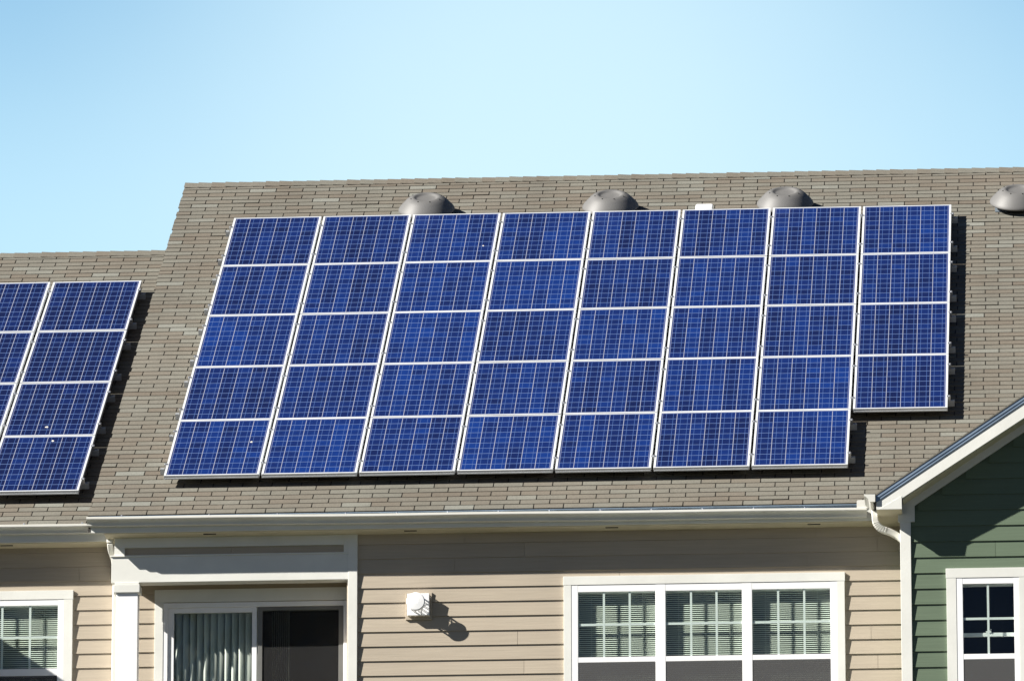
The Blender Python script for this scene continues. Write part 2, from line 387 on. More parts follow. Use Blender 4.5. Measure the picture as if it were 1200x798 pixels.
# ------------------------------------------------------------------ trees across the way (mirrored in the panes)
def tree_mesh(seed, h, rad, first):
    rnd = random.Random(seed); tr = MB(); cr = MB()
    tr.cyl((0, 0, -0.5), (0, 0, h * 0.45), 0.34, 0.24); tr.cyl((0, 0, h * 0.45), (0.2, 0.1, h * 0.92), 0.24, 0.05)
    tips = []
    for k in range(34):
        t = rnd.uniform(first, 0.95); a = rnd.uniform(0, 6.283); ln = rad * (1.15 - t * 0.75) * rnd.uniform(0.6, 1.05)
        p0 = Vector((0.2 * t, 0.1 * t, h * t)); p1 = p0 + Vector((math.cos(a) * ln, math.sin(a) * ln, ln * rnd.uniform(0.2, 0.7)))
        tr.cyl(p0, p1, 0.11 * (1.2 - t), 0.025, n=6); tips.append((p0, p1))
        for q in range(4):
            b = p0.lerp(p1, rnd.uniform(0.4, 1)); e = b + Vector((rnd.uniform(-1, 1), rnd.uniform(-1, 1), rnd.uniform(0.1, 1))) * 0.9
            tr.cyl(b, e, 0.03, 0.008, n=4)
    for k in range(4200):
        p0, p1 = rnd.choice(tips); c = p0.lerp(p1, rnd.uniform(0.3, 1.08)) + Vector((rnd.gauss(0, 0.4), rnd.gauss(0, 0.4), rnd.gauss(0.1, 0.4)))
        a = Vector((rnd.uniform(-1, 1), rnd.uniform(-1, 1), rnd.uniform(-1, 1))).normalized(); b = a.orthogonal().normalized(); sz = rnd.uniform(0.12, 0.26)
        o = len(cr.v); cr.tint = rnd.random()
        for u, v in ((-1, 0), (0, -0.6), (1, 0), (0, 0.6)): cr.v.append(tuple(c + a * u * sz + b * v * sz))
        cr.face((o, o + 1, o + 2, o + 3))
    return tr, cr
trees = [(-7.5, -31, 16, 5.0, "broad leafy tree across the way, left of the view"), (-17, -34, 18, 5.5, "tall leafy tree across the way, far left of the view"),
         (12.9, -32, 18, 6.2, "broad leafy tree across the way, right of the view"), (25, -35, 19, 6.0, "tall leafy tree across the way, far right of the view"),
         (-1.8, -46, 21, 5.0, "slim tall tree behind the others, close to the sight line")]
for i, (x, y, h, rad, lb) in enumerate(trees):
    gz_ = -0.6 - 4.0 * (-16 - y) / 19 if y > -35 else -4.6 - 5.9 * (-35 - y) / 25
    t = bpy.data.objects.new("tree", None); COL.objects.link(t); t.location = (x, y, gz_)
    t["label"] = lb; t["category"] = "tree"; t["group"] = "trees across the way"
    a, b = tree_mesh(40 + i, h, rad, 0.52 if i == 2 else 0.42)
    a.build("trunk", M['bark'], t); b.build("crown", M['leaf'], t)

# ------------------------------------------------------------------ houses
WALL_SHIFT = Vector((0, 0.094, 0.023))       # the walls stand this much further behind the eaves
EAVE_PARTS = {"roof", "shingles", "ridge_cap", "rake_board", "fascia", "soffit", "drip_edge", "gutter", "hanger",
              "splash_guard", "soffit_vent", "rake_return"}
mid = thing("townhouse", "tan townhouse in the middle with the large solar array and a recessed porch", "house", (3.3, YW, 0))
left = thing("townhouse", "tan townhouse at the left with the lower roof and smaller solar array", "house", (-5.0, YR, 0))
right = thing("townhouse", "green gabled house at the right edge with white rake boards", "house", (10.6, -7.75, 0))
for h in (mid, left, right): h["group"] = "attached townhouses in one row"
def put(mb, name, m, house, **kw):           # world coordinates into the house's frame
    L = house
    off = Vector((0, 0, 0))
    q = house
    while q is not None:
        off += Vector(q.location); q = q.parent
    if name not in EAVE_PARTS: off = off - WALL_SHIFT
    mb.v = [(a - off.x, b - off.y, c - off.z) for a, b, c in mb.v]
    return mb.build(name, m, house, **kw)

def shingles(x0, x1, s0, s1, back, seed):
    rnd = random.Random(seed); m = MB(); ex, tw, gap = 0.1275, 0.305, 0.011
    kk = 0; s = s0
    while s < s1 - 0.01:
        st = min(s + ex, s1)
        off = (kk % 2) * tw * 0.5 + rnd.uniform(-0.012, 0.012)
        wob = rnd.uniform(-0.002, 0.002)
        xx = x0 - tw + off
        run = rnd.random()
        while xx < x1:
            a, b = max(xx + gap / 2, x0), min(xx + tw - gap / 2, x1)
            xx += tw
            if b - a < 0.015: continue
            if rnd.random() < 0.4: run = rnd.random()
            m.tint = 0.14 + 0.62 * (0.5 * run + 0.5 * rnd.random())
            if rnd.random() < 0.05: m.tint = 0.80 + 0.15 * rnd.random()
            lift = rnd.uniform(0.006, 0.008) + (0.006 if rnd.random() < 0.008 else 0)
            sa = s + wob + rnd.uniform(-0.0012, 0.0012)
            lift2 = lift + rnd.uniform(-0.0008, 0.0008)
            ring = [rp(a, sa, -0.004, back), rp(b, sa, -0.004, back), rp(b, st + 0.004, -0.004, back), rp(a, st + 0.004, -0.004, back)]
            top = [rp(a, sa, lift, back), rp(b, sa, lift2, back), rp(b, st + 0.004, 0.0005, back), rp(a, st + 0.004, 0.0005, back)]
            m.hexa(ring + top)
        s += ex; kk += 1
    return m

def roof_deck(x0, x1, s_ridge, back):
    """solid gable roof slab seen from the side: front slope, ridge, rear slope"""
    d = 0.003; th = 0.16
    e = rp(0, S_EAVE + 0.012, -d, back); r = rp(0, s_ridge, -d, back)
    rear_y = 2 * r.y - e.y
    poly = [(e.y, e.z), (r.y, r.z), (rear_y, e.z), (rear_y, e.z - th + 0.12), (r.y, r.z - th), (e.y + 0.05, e.z - 0.05)]
    m = MB(); m.prism(poly, x0, x1, 'x'); return m, rear_y

def ridge_caps(x0, x1, s_ridge, back, seed):
    rnd = random.Random(seed); m = MB(); x = x0
    while x < x1:
        m.tint = 0.3 + 0.35 * rnd.random(); b = min(x + 0.155, x1)
        ha, hb = 0.020 + rnd.uniform(-0.002, 0.003), 0.012
        r = rp(0, s_ridge, 0, back); w_ = 0.125 + rnd.uniform(-0.004, 0.004)
        for sx in (-1, 1):
            pts = []
            for dz in (0, 1):
                for xx, h in ((x, ha), (b + 0.02, hb)):
                    t = h if dz else h - 0.006
                    pts.append((Vector((xx, r.y, r.z + t * 1.1)), Vector((xx, r.y + sx * w_, r.z - w_ * math.tan(P) + t))))
            m.hexa([pts[0][0], pts[1][0], pts[1][1], pts[0][1], pts[2][0], pts[3][0], pts[3][1], pts[2][1]])
        x = b
    return m

X_END = 13.6
dk, rear_mid = roof_deck(X_RAKE + 0.027, X_END, S_RIDGE, 0)
roof_mid = put(dk, "roof", M['deck'], mid)
put(shingles(X_RAKE, X_END, S_EAVE, S_RIDGE, 0, 3), "shingles", M['shingle'], roof_mid)
put(ridge_caps(X_RAKE, X_END, S_RIDGE, 0, 5), "ridge_cap", M['shingle'], roof_mid)
dk, rear_left = roof_deck(-9.0, X_RAKE - 0.004, S_RIDGE_L, SET)
roof_left = put(dk, "roof", M['deck'], left)
put(shingles(-9.0, X_RAKE - 0.004, S_EAVE, S_RIDGE_L, SET, 4), "shingles", M['shingle'], roof_left)
put(ridge_caps(-9.0, X_RAKE - 0.004, S_RIDGE_L, SET, 6), "ridge_cap", M['shingle'], roof_left)

# rake board and step flashing on the middle house's left roof edge, above the lower roof
rk = MB()
a, b = rp(0, S_EAVE + 0.02, -0.008), rp(0, S_RIDGE - 0.01, -0.008)
rear = Vector((0, 2 * b.y - a.y, a.z))
rk.prism([(a.y + 0.006, a.z - 0.012), (b.y, b.z - 0.03), (rear.y, rear.z), (rear.y, rear.z - 0.2), (b.y, b.z - 0.24), (a.y + 0.006, a.z - 0.17)], X_RAKE + 0.004, X_RAKE + 0.026, 'x')
put(rk, "rake_board", M['brownmetal'], mid)

# ---- lap siding
def siding(m, x0, x1, z0, z1, y, zp, pitch, openings, seed, proud=0.013, seg=3.6):
    rnd = random.Random(seed)
    k0 = math.floor((z0 - zp) / pitch); zb = zp + k0 * pitch
    while zb < z1 - 1e-4:
        zt = zb + pitch
        cuts = sorted({max(zb, z0), min(zt, z1)} | {z for o in openings for z in (o[2], o[3]) if max(zb, z0) < z < min(zt, z1)})
        joint = x0 + rnd.uniform(0.8, seg)
        tints = [rnd.random() for _ in range(30)]
        for za, zc in zip(cuts[:-1], cuts[1:]):
            spans = [(x0, x1)]
            for o in openings:
                if o[2] < (za + zc) / 2 < o[3]:
                    ns = []
                    for a, b in spans:
                        if o[1] <= a or o[0] >= b: ns.append((a, b)); continue
                        if o[0] > a: ns.append((a, o[0]))
                        if o[1] < b: ns.append((o[1], b))
                    spans = ns
            js = [joint + i * seg for i in range(8)]
            fin = []
            for a, b in spans:
                cur = a
                for j in js:
                    if cur + 0.3 < j < b - 0.3: fin.append((cur, j - 0.0015)); cur = j + 0.0015
                fin.append((cur, b))
            fy = lambda z: y - 0.002 - proud * (1 - (z - zb) / pitch)
            for i, (a, b) in enumerate(fin):
                m.tint = tints[i]
                za_ = za + (0.0006 if abs(za - zb) < 1e-6 else 0)
                m.hexa([(a, fy(za_), za_), (b, fy(za_), za_), (b, y + 0.01, za_), (a, y + 0.01, za_),
                        (a, fy(zc), zc), (b, fy(zc), zc), (b, y + 0.01, zc), (a, y + 0.01, zc)])
        zb = zt
def wall_with_holes(m, x0, x1, y0, y1, z0, z1, openings):
    xs = sorted({x0, x1} | {v for o in openings for v in o[:2]}); zs = sorted({z0, z1} | {v for o in openings for v in o[2:]})
    for a, b in zip(xs[:-1], xs[1:]):
        run = None
        for c, d in zip(zs[:-1], zs[1:]):
            hole = any(o[0] < (a + b) / 2 < o[1] and o[2] < (c + d) / 2 < o[3] for o in openings)
            if not hole: run = (run[0], d) if run else (c, d)
            if hole or d == zs[-1]:
                if run: m.box(a, b, y0, y1, *run)
                run = None

SOFF = 5.392                                  # underside of the eaves
# openings: x0, x1, z0, z1 (outer edge of the window frame)
OP_TRI = (4.229, 6.936, 3.20, 4.802)
OP_LEFT = (-2.01, -1.021, 3.25, 4.822)
OP_DOOR = (0.009, 1.901, 2.72, 4.765)
OP_GREEN = (8.155, 8.787, 3.15, 4.702)

# middle house, front wall right of the porch
m = MB(); siding(m, 2.042, 7.72, 0, SOFF + 0.02, YW, 4.807, 0.152, [OP_TRI], 11)
put(m, "lap_siding", M['tan'], mid)
m = MB()
wall_with_holes(m, 1.93, 7.72, YW + 0.0105, YW + 0.14, 0, SOFF + 0.05, [OP_TRI])
m.box(1.93, 2.03, YW + 0.14, YR + 0.16, 0, SOFF + 0.05)
wall_with_holes(m, -0.47, 1.93, YR + 0.0105, YR + 0.16, 0, SOFF + 0.05, [OP_DOOR])
m.box(-0.62, -0.47, YR + 0.0105, rear_mid - 0.3, 0, SOFF + 0.05)
m.box(X_END - 0.3, X_END - 0.15, YW + 0.14, rear_mid - 0.3, 0, SOFF + 0.05)
m.box(-0.47, X_END - 0.3, rear_mid - 0.45, rear_mid - 0.3, 0, SOFF + 0.05)
m.box(7.72, X_END - 0.3, YW + 0.0105, YW + 0.14, 0, SOFF + 0.05)
gz = rp(0, S_RIDGE, -0.2); ge = rp(0, S_EAVE, -0.17)
for xx in (X_RAKE + 0.15, X_END - 0.25):
    m.prism([(YF + 0.3, SOFF + 0.05), (gz.y, gz.z), (rear_mid - 0.3, SOFF + 0.05)], xx, xx + 0.1, 'x')
put(m, "wall", M['tan'], mid)
m = MB(); m.box(-0.46, 1.92, YR + 3.4, YR + 3.5, 0, SOFF); m.box(2.04, 7.7, YW + 3.4, YW + 3.5, 0, SOFF)
m.box(1.93, 2.03, YR + 0.17, YR + 3.4, 0, SOFF)
m.box(-0.46, 7.7, YW + 0.7, YW + 3.5, SOFF - 0.02, SOFF + 0.02); m.box(-0.46, 7.7, YR + 0.17, YW + 3.5, 2.6, 2.7)
put(m, "room_lining", M['room'], mid)
# recessed porch wall siding
m = MB(); siding(m, -0.46, 1.92, 0, SOFF, YR, 4.714, 0.152, [OP_DOOR], 12)
put(m, "lap_siding", M['tan'], mid)

# left house wall
m = MB(); siding(m, -9.0, -0.47, 0, SOFF + 0.02, YR, 4.709, 0.152, [OP_LEFT], 13)
put(m, "lap_siding", M['tan'], left)
m = MB()
wall_with_holes(m, -9.0, -0.63, YR + 0.0105, YR + 0.15, 0, SOFF + 0.05, [OP_LEFT])
m.box(-9.0, -8.85, YR + 0.15, rear_left - 0.3, 0, SOFF + 0.05); m.box(-8.85, -0.63, rear_left - 0.45, rear_left - 0.3, 0, SOFF + 0.05)
gz = rp(0, S_RIDGE_L, -0.2, SET)
m.prism([(YF + SET + 0.3, SOFF + 0.05), (gz.y, gz.z), (rear_left - 0.3, SOFF + 0.05)], -8.95, -8.85, 'x')
put(m, "wall", M['tan'], left)
m = MB(); m.box(-8.8, -0.64, YR + 3.4, YR + 3.5, 0, SOFF); m.box(-8.8, -0.64, YR + 0.16, YR + 3.4, SOFF - 0.02, SOFF + 0.02)
m.box(-8.8, -0.64, YR + 0.16, YR + 3.4, 2.6, 2.7)
put(m, "room_lining", M['room'], left)

# ---- eaves: fascia, soffit, drip edge, gutter
def eave(house, x0, x1, back, zl, slope, clips):
    yf = YF + back
    xr = 7.69 if back == 0 else -0.475
    m = MB(); m.box(x0, xr, yf, yf + 0.02, SOFF + 0.008, EZ - 0.03); put(m, "fascia", M['trim'], house, bevel=0.002)
    m = MB(); m.box(-0.545 if back == 0 else x0, xr if back == 0 else -0.546, yf + 0.0205, YR + 0.02 if back == 0 else yf + 0.30, SOFF, SOFF + 0.012)
    sf = put(m, "soffit", M['soffit'], house)
    x = x0 + 1.15
    while x < x1 - 0.2:
        m = MB(); m.box(x, x + 0.13, yf + 0.075, yf + 0.115, SOFF - 0.003, SOFF - 0.0005); x += 2.06
        put(m, "soffit_vent", M['dark'], sf)
    m = MB(); m.prism([(EY + back + 0.004, EZ - 0.006), (yf - 0.001, EZ - 0.008), (yf - 0.001, EZ - 0.06), (yf - 0.006, EZ - 0.06), (yf - 0.012, EZ - 0.02), (EY + back + 0.002, EZ - 0.012)], x0, x1, 'x')
    put(m, "drip_edge", M['drip'], house)
    # ogee gutter, a sheet with real thickness
    pf = [(-0.002, -0.012), (-0.002, -0.086), (-0.050, -0.086), (-0.058, -0.080), (-0.060, -0.066), (-0.070, -0.050), (-0.088, -0.036), (-0.107, -0.027), (-0.110, -0.021), (-0.110, -0.002), (-0.106, 0.0), (-0.097, 0.0), (-0.095, -0.008)]
    m = MB(); n = len(pf); nx = 24
    for i in range(nx + 1):
        x = x0 - 0.03 + (x1 - x0 + 0.03) * i / nx
        zz = zl + slope * (x - x0) + 0.0025 * math.sin(x * 2.3) * (0 < i < nx)
        for p, q in pf: m.v.append((x, yf + p, zz + q))
    for i in range(nx):
        for j in range(n - 1): m.face((i * n + j, i * n + j + 1, (i + 1) * n + j + 1, (i + 1) * n + j))
    m.face(list(range(0, n - 2))); m.face([nx * n + j for j in range(n - 3, -1, -1)])
    gt = put(m, "gutter", M['gutter'], house, solid=0.003)
    for cx in clips:
        m = MB(); zz = zl + slope * (cx - x0)
        m.box(cx - 0.012, cx + 0.012, yf - 0.108, yf - 0.004, zz + 0.001, zz + 0.006)
        m.cyl((cx, yf - 0.1, zz + 0.004), (cx, yf - 0.1, zz + 0.014), 0.009)
        put(m, "hanger", M['steel'], gt)
    return gt
g_mid = eave(mid, -0.682, 7.255, 0.0, 5.545, -0.0045, [1.95 + 0.52 * i for i in range(10)] + [-0.35, 0.55, 1.25])
g_left = eave(left, -9.0, -0.60, SET, 5.563, 0.0, [-5.0 + 0.6 * i for i in range(8)])
m = MB(); m.prism([(YF + 0.021, SOFF + 0.013), (YF + 0.021, EZ - 0.03), (YR + 0.1, EZ + (YR + 0.1 - EY) * TPM - 0.03), (YR + 0.1, SOFF + 0.013)], -0.5449, -0.527, 'x')
put(m, "rake_return", M['trim'], mid)
# splash guard on the gutter where the gable's valley empties
m = MB(); y0 = YF - 0.104
m.prism([(7.155, 5.505), (7.155, 5.58), (7.165, 5.59), (7.245, 5.592), (7.30, 5.505)], y0, y0 + 0.006, 'y')
put(m, "splash_guard", M['gutter'], mid)

# ---- porch: frieze, beam, post, ceiling
YB = YW - 0.03
m = MB(); m.box(-0.459, 1.899, YB, YB + 0.04, 5.265, SOFF); m.box(-0.459, -0.353, YB + 0.001, YB + 0.041, 5.186, 5.2645)
m.box(1.899, 1.944, YB + 0.001, YB + 0.041, 5.186, SOFF)
put(m, "frieze_board", M['trim'], mid, bevel=0.002)
m = MB(); siding(m, -0.353, 1.899, 5.19, 5.2645, YB + 0.03, 5.19, 0.152, [], 14, proud=0.004)
put(m, "lap_siding", M['tan'], mid)
m = MB(); m.box(-0.488, 1.943, YB, YB + 0.16, 4.902, 5.17); m.box(-0.498, 1.943, YB - 0.014, YB + 0.165, 5.17, 5.186)
put(m, "porch_beam", M['trim'], mid, bevel=0.003)
m = MB(); m.box(-0.488, -0.33, YB + 0.1605, YR - 0.016, 5.04, 5.186); m.box(-0.46, -0.34, YB + 0.1605, YR - 0.016, 5.19, SOFF)
put(m, "side_beam", M['trim'], mid, bevel=0.003)
m = MB(); m.box(1.9435, 2.04, YB - 0.004, YB + 0.05, 0, SOFF - 0.001); put(m, "corner_board", M['trim'], mid, bevel=0.003)
m = MB(); m.box(-0.33, 1.93, YB + 0.165, YR - 0.016, 5.06, 5.08); put(m, "porch_ceiling", M['soffit'], mid)
m = MB(); m.box(-0.436, -0.212, YB + 0.001, YB + 0.145, 0, 4.80)
post = put(m, "porch_post", M['white'], mid, bevel=0.004)
m = MB(); m.box(-0.462, -0.192, YB - 0.024, YB + 0.168, 4.795, 4.878); m.box(-0.45, -0.2, YB - 0.014, YB + 0.16, 4.878, 4.9015)
put(m, "capital", M['trim'], post, bevel=0.004)

# ---- downspouts
def ds_path(pts, n=6):
    out = []
    P_ = [Vector(p) for p in pts]
    for i in range(len(P_) - 1):
        p0 = P_[max(i - 1, 0)]; p1 = P_[i]; p2 = P_[i + 1]; p3 = P_[min(i + 2, len(P_) - 1)]
        for k in range(n):
            t = k / n
            out.append(0.5 * ((2 * p1) + (p2 - p0) * t + (2 * p0 - 5 * p1 + 4 * p2 - p3) * t * t + (3 * p1 - p0 - 3 * p2 + p3) * t ** 3))
    out.append(P_[-1]); return out
m = MB()
m.sweep([(-0.515, -7.20, 5.60), (-0.515, -7.20, 5.335)], 0.062, 0.08)
m.sweep(ds_path([(-0.512, -7.20, 5.335), (-0.508, -7.16, 5.27), (-0.492, -7.04, 5.20), (-0.485, -6.935, 5.12), (-0.484, -6.925, 5.02), (-0.484, -6.925, 2.0)]), 0.06, 0.08)
put(m, "downspout", M['gutter'], left, bevel=0.003)

# ---- windows
def window(house, op, y, casing, cols, zsplit, vm, hm, blinds=True, glass_cols=None, low=True):
    """vinyl double-hung window: frame, panes, grilles, casing, insect screen"""
    x0, x1, z0, z1 = op
    fr = MB(); fy0, fy1 = y - 0.031, y + 0.12
    gz1 = zsplit[0]; gz0 = zsplit[1]; lz1 = zsplit[2]; lz0 = z0 + 0.07
    xs = [x0] + [v for c in glass_cols for v in c] + [x1]
    for i in range(0, len(xs), 2): fr.box(xs[i], xs[i + 1], fy0, fy1, z0, z1)
    for a, b in glass_cols:
        fr.box(a - 0.0005, b + 0.0005, fy0 + 0.0012, fy1 - 0.001, gz1, z1 - 0.0005); fr.box(a - 0.0005, b + 0.0005, fy0 + 0.0012, y + 0.055, lz1, gz0)
        fr.box(a - 0.0005, b + 0.0005, fy0 + 0.0012, fy1 - 0.001, z0 + 0.0005, lz0)
    f = put(fr, "window", M['white'], house, bevel=0.003)
    cs = MB(); cw, ch = casing
    cs.box(x0 - cw, x0 - 0.0005, y - 0.034, y + 0.012, z0 - 0.09, z1); cs.box(x1 + 0.0005, x1 + cw, y - 0.034, y + 0.012, z0 - 0.09, z1)
    cs.box(x0 - cw - 0.004, x1 + cw + 0.004, y - 0.036, y + 0.012, z1 + 0.001, z1 + ch)
    cs.box(x0 - cw, x1 + cw, y - 0.036, y + 0.012, z0 - 0.18, z0 - 0.091)
    put(cs, "casing", M['trim'], f, bevel=0.002)
    sl = MB(); sl.box(x0 - 0.0, x1 + 0.0, y - 0.06, y - 0.0225, z0 - 0.088, z0 - 0.002); put(sl, "sill", M['white'], f, bevel=0.003)
    for a, b in glass_cols:
        p = MB(); p.box(a - 0.01, b + 0.01, y - 0.024, y - 0.020, gz0 - 0.01, gz1 + 0.01); put(p, "pane", M['glass'], f)
        p = MB(); p.box(a - 0.01, b + 0.01, y + 0.014, y + 0.018, lz0 - 0.01, lz1 + 0.01); put(p, "pane", M['glass'], f)
        p = MB()
        for xv in vm:
            xc = a + (b - a) * xv; p.box(xc - 0.011, xc + 0.011, y - 0.018, y - 0.011, gz0, gz1)
        zz = gz0 + (gz1 - gz0) * hm; p.box(a, b, y - 0.0175, y - 0.0115, zz - 0.012, zz + 0.012)
        put(p, "grille", M['white'], f)
        if low:
            p = MB(); p.box(a, b, y - 0.027, y - 0.025, lz0, lz1); put(p, "insect_screen", M['screen'], f)
    return f

def mini_blind(label, a, b, z0, z1, y, grp, tilt=38):
    t = thing("window_blind", label, "blind", ((a + b) / 2, y + WALL_SHIFT.y, z1 + WALL_SHIFT.z), group=grp)
    w_ = (b - a) / 2; m = MB(); rnd = random.Random(int(a * 100))
    z = -0.03; n = 0
    ca, sa = math.cos(R(tilt)) * 0.0125, math.sin(R(tilt)) * 0.0125
    while z > z0 - z1 + 0.02:
        j = rnd.uniform(-0.0006, 0.0006); j2 = rnd.uniform(-0.0006, 0.0006)
        m.hexa([(-w_, -ca, z - sa + j), (w_, -ca, z - sa + j2), (w_, ca, z + sa + j2), (-w_, ca, z + sa + j),
                (-w_, -ca, z - sa + j + 0.0008), (w_, -ca, z - sa + j2 + 0.0008), (w_, ca, z + sa + j2 + 0.0008), (-w_, ca, z + sa + j + 0.0008)])
        z -= 0.0213
    m.build("slats", M['blind'], t)
    m = MB(); m.box(-w_, w_, -0.014, 0.014, -0.012, 0.014); m.build("headrail", M['blind'], t, bevel=0.002)
    m = MB(); m.box(-w_, w_, -0.012, 0.012, z0 - z1, z0 - z1 + 0.012); m.build("bottom_rail", M['blind'], t, bevel=0.002)
    m = MB()
    for q in (-0.62, 0.62): m.cyl((q * w_, -0.0135, z0 - z1), (q * w_, -0.0135, 0), 0.0012, n=6)
    m.build("ladder_cord", M['blind'], t)
    return t

TRI = [(4.298, 5.086), (5.190, 5.968), (6.072, 6.866)]
window(mid, OP_TRI, YW, (0.078, 0.092), None, (4.728, 4.05, 3.995), [0.333, 0.667], 0.5, glass_cols=TRI)
for (a, b), lb in zip(TRI, ("pale mini blind in the left sash of the triple window", "pale mini blind in the middle sash of the triple window", "pale mini blind in the right sash of the triple window")):
    mini_blind(lb, a - 0.03, b + 0.03, 3.28, 4.775, YW + 0.058, "mini blinds behind the windows")
window(left, OP_LEFT, YR, (0.092, 0.095), None, (4.76, 4.10, 4.025), [0.333, 0.667], 0.5, glass_cols=[(-1.945, -1.082)])
mini_blind("pale mini blind in the window of the left house", -1.975, -1.052, 3.35, 4.80, YR + 0.058, "mini blinds behind the windows")
wg = window(right, OP_GREEN, -7.75, (0.10, 0.10), None, (4.638, 3.918, 3.862), [0.493], 0.505, glass_cols=[(8.219, 8.733)])
m = MB(); m.box(8.205, 8.75, -7.75 + 0.058, -7.75 + 0.085, 4.113, 4.152)
put(m, "inner_sash_rail", M['white'], wg, bevel=0.002)
m = MB(); m.box(8.445, 8.50, -7.75 + 0.048, -7.75 + 0.08, 4.1525, 4.166); m.cyl((8.472, -7.695, 4.16), (8.50, -7.70, 4.185), 0.006)
put(m, "latch", M['white'], wg)

# ---- sliding door in the porch recess
x0, x1, z0, z1 = OP_DOOR
m = MB()
m.box(x0, 0.055, YR - 0.03, YR + 0.11, z0, z1); m.box(1.865, x1, YR - 0.03, YR + 0.11, z0, z1)
m.box(0.055, 1.865, YR - 0.029, YR + 0.109, 4.715, z1 - 0.0005); m.box(0.055, 1.865, YR - 0.029, YR + 0.109, z0 + 0.0005, z0 + 0.05)
door = put(m, "sliding_door", M['white'], mid, bevel=0.003)
m = MB(); m.box(0.0555, 0.117, YR - 0.012, YR + 0.02, z0 + 0.051, 4.714); m.box(0.923, 0.972, YR - 0.012, YR + 0.02, z0 + 0.051, 4.714)
m.box(0.117, 0.923, YR - 0.011, YR + 0.019, 4.662, 4.7135); m.box(0.117, 0.923, YR - 0.011, YR + 0.019, z0 + 0.0515, z0 + 0.16)
put(m, "fixed_sash", M['white'], door, bevel=0.002)
m = MB(); m.box(0.9785, 1.022, YR + 0.03, YR + 0.06, z0 + 0.051, 4.714); m.box(1.835, 1.8645, YR + 0.03, YR + 0.06, z0 + 0.051, 4.714)
m.box(1.022, 1.835, YR + 0.031, YR + 0.059, 4.69, 4.7135); m.box(1.022, 1.835, YR + 0.031, YR + 0.059, z0 + 0.0515, z0 + 0.16)
put(m, "moving_sash", M['white'], door, bevel=0.002)
m = MB(); m.box(0.984, 1.03, YR - 0.02, YR - 0.002, z0 + 0.052, 4.7135); m.box(1.815, 1.864, YR - 0.02, YR - 0.002, z0 + 0.052, 4.7135)
m.box(1.03, 1.815, YR - 0.019, YR - 0.003, 4.675, 4.713); m.box(1.03, 1.815, YR - 0.019, YR - 0.003, z0 + 0.053, z0 + 0.1)
sf = put(m, "screen_door", M['doorscreen'], door, bevel=0.002)
m = MB(); m.box(1.03, 1.815, YR - 0.012, YR - 0.0105, z0 + 0.1, 4.675); put(m, "insect_screen", M['dscreen'], sf)
m = MB(); m.box(0.112, 0.93, YR + 0.001, YR + 0.005, z0 + 0.15, 4.67); put(m, "pane", M['glass'], door)
m = MB(); m.box(1.015, 1.84, YR + 0.043, YR + 0.047, z0 + 0.15, 4.70); put(m, "pane", M['glass'], door)
m = MB(); m.box(-0.081, 0.0085, YR - 0.034, YR + 0.012, z0, 4.771); m.box(-0.083, 1.93, YR - 0.036, YR + 0.012, 4.7715, 4.905)
m.box(1.9015, 1.93, YR - 0.034, YR + 0.012, z0, 4.771)
put(m, "casing", M['trim'], door, bevel=0.002)
vb = thing("vertical_blind", "pale vertical slat blind behind the left pane of the sliding door", "blind", (0.52, YR + 0.13 + WALL_SHIFT.y, 4.70 + WALL_SHIFT.z))
rnd = random.Random(5); m = MB(); n = 13
for i in range(n):
    cx = -0.43 + i * 0.072; a = R(32 + rnd.uniform(-7, 7)); wv = 0.044
    pts = []
    for q in (-1, -0.5, 0, 0.5, 1):
        bow = 0.007 * (1 - q * q)
        px = cx + q * wv * math.cos(a) + bow * math.sin(a); py = q * wv * math.sin(a) - bow * math.cos(a)
        pts.append((px, py))
    o = len(m.v)
    for zz in (0.0, -1.9):
        for px, py in pts: m.v.append((px, py, zz))
    for k in range(4): m.face((o + k, o + k + 1, o + 5 + k + 1, o + 5 + k))
s_ = m.build("slats", M['vblind'], vb, smooth=True, solid=0.0012)
m = MB(); m.box(-0.5, 1.36, -0.02, 0.02, 0.0, 0.035); m.build("headrail", M['vblind'], vb)
m = MB()
for i in range(9):
    cx = 0.60 + i * 0.021
    m.box(cx, cx + 0.0015, -0.04, 0.045, -1.9, 0)
m.build("stacked_slats", M['vblind'], vb)

# ------------------------------------------------------------------ green gable house at the right
YG, YGF = -7.75, -7.95
XE = 7.355; XR = 10.7; TP = 0.667                       # eave, ridge, slope
fz = lambda x: 5.507 + TP * (x - 7.434)                  # upper edge of the rake fascia
m = MB()
# siding clipped under the rake: each course ends where the frieze board covers it
wall_top = lambda x: fz(x) - 0.17
def siding_gable(m, x0, xr, y, zp, pitch, openings, seed):
    z = zp - 40 * pitch
    while z < wall_top(xr):
        zt = min(z + pitch, wall_top(xr))
        xa = x0
        if zt > wall_top(x0): xa = x0 + (zt - wall_top(x0)) / TP
        if xa < xr: siding(m, xa, 2 * xr - xa, max(z, 0), zt, y, zp, pitch, openings, seed + int(z * 100), seg=4.1)
        z += pitch
siding_gable(m, 7.70, XR, YG, 4.924, 0.1615, [OP_GREEN], 21)
put(m, "lap_siding", M['green'], right)
m = MB(); wall_with_holes(m, 7.70, 2 * XR - 7.70, YG + 0.0105, YG + 0.15, 0, 5.25, [OP_GREEN])
m.prism([(7.70, 5.25), (7.70, wall_top(7.7)), (XR, wall_top(XR)), (2 * XR - 7.7, wall_top(7.7)), (2 * XR - 7.7, 5.25)], YG + 0.0105, YG + 0.15, 'y')
m.box(7.70, 7.80, YG + 0.15, YW, 0, 5.25); m.box(2 * XR - 7.8, 2 * XR - 7.7, YG + 0.15, YW, 0, 5.25)
m.box(7.8, 2 * XR - 7.8, YG + 0.15, YG + 2.4, 5.2, 5.24)
put(m, "wall", M['green'], right)
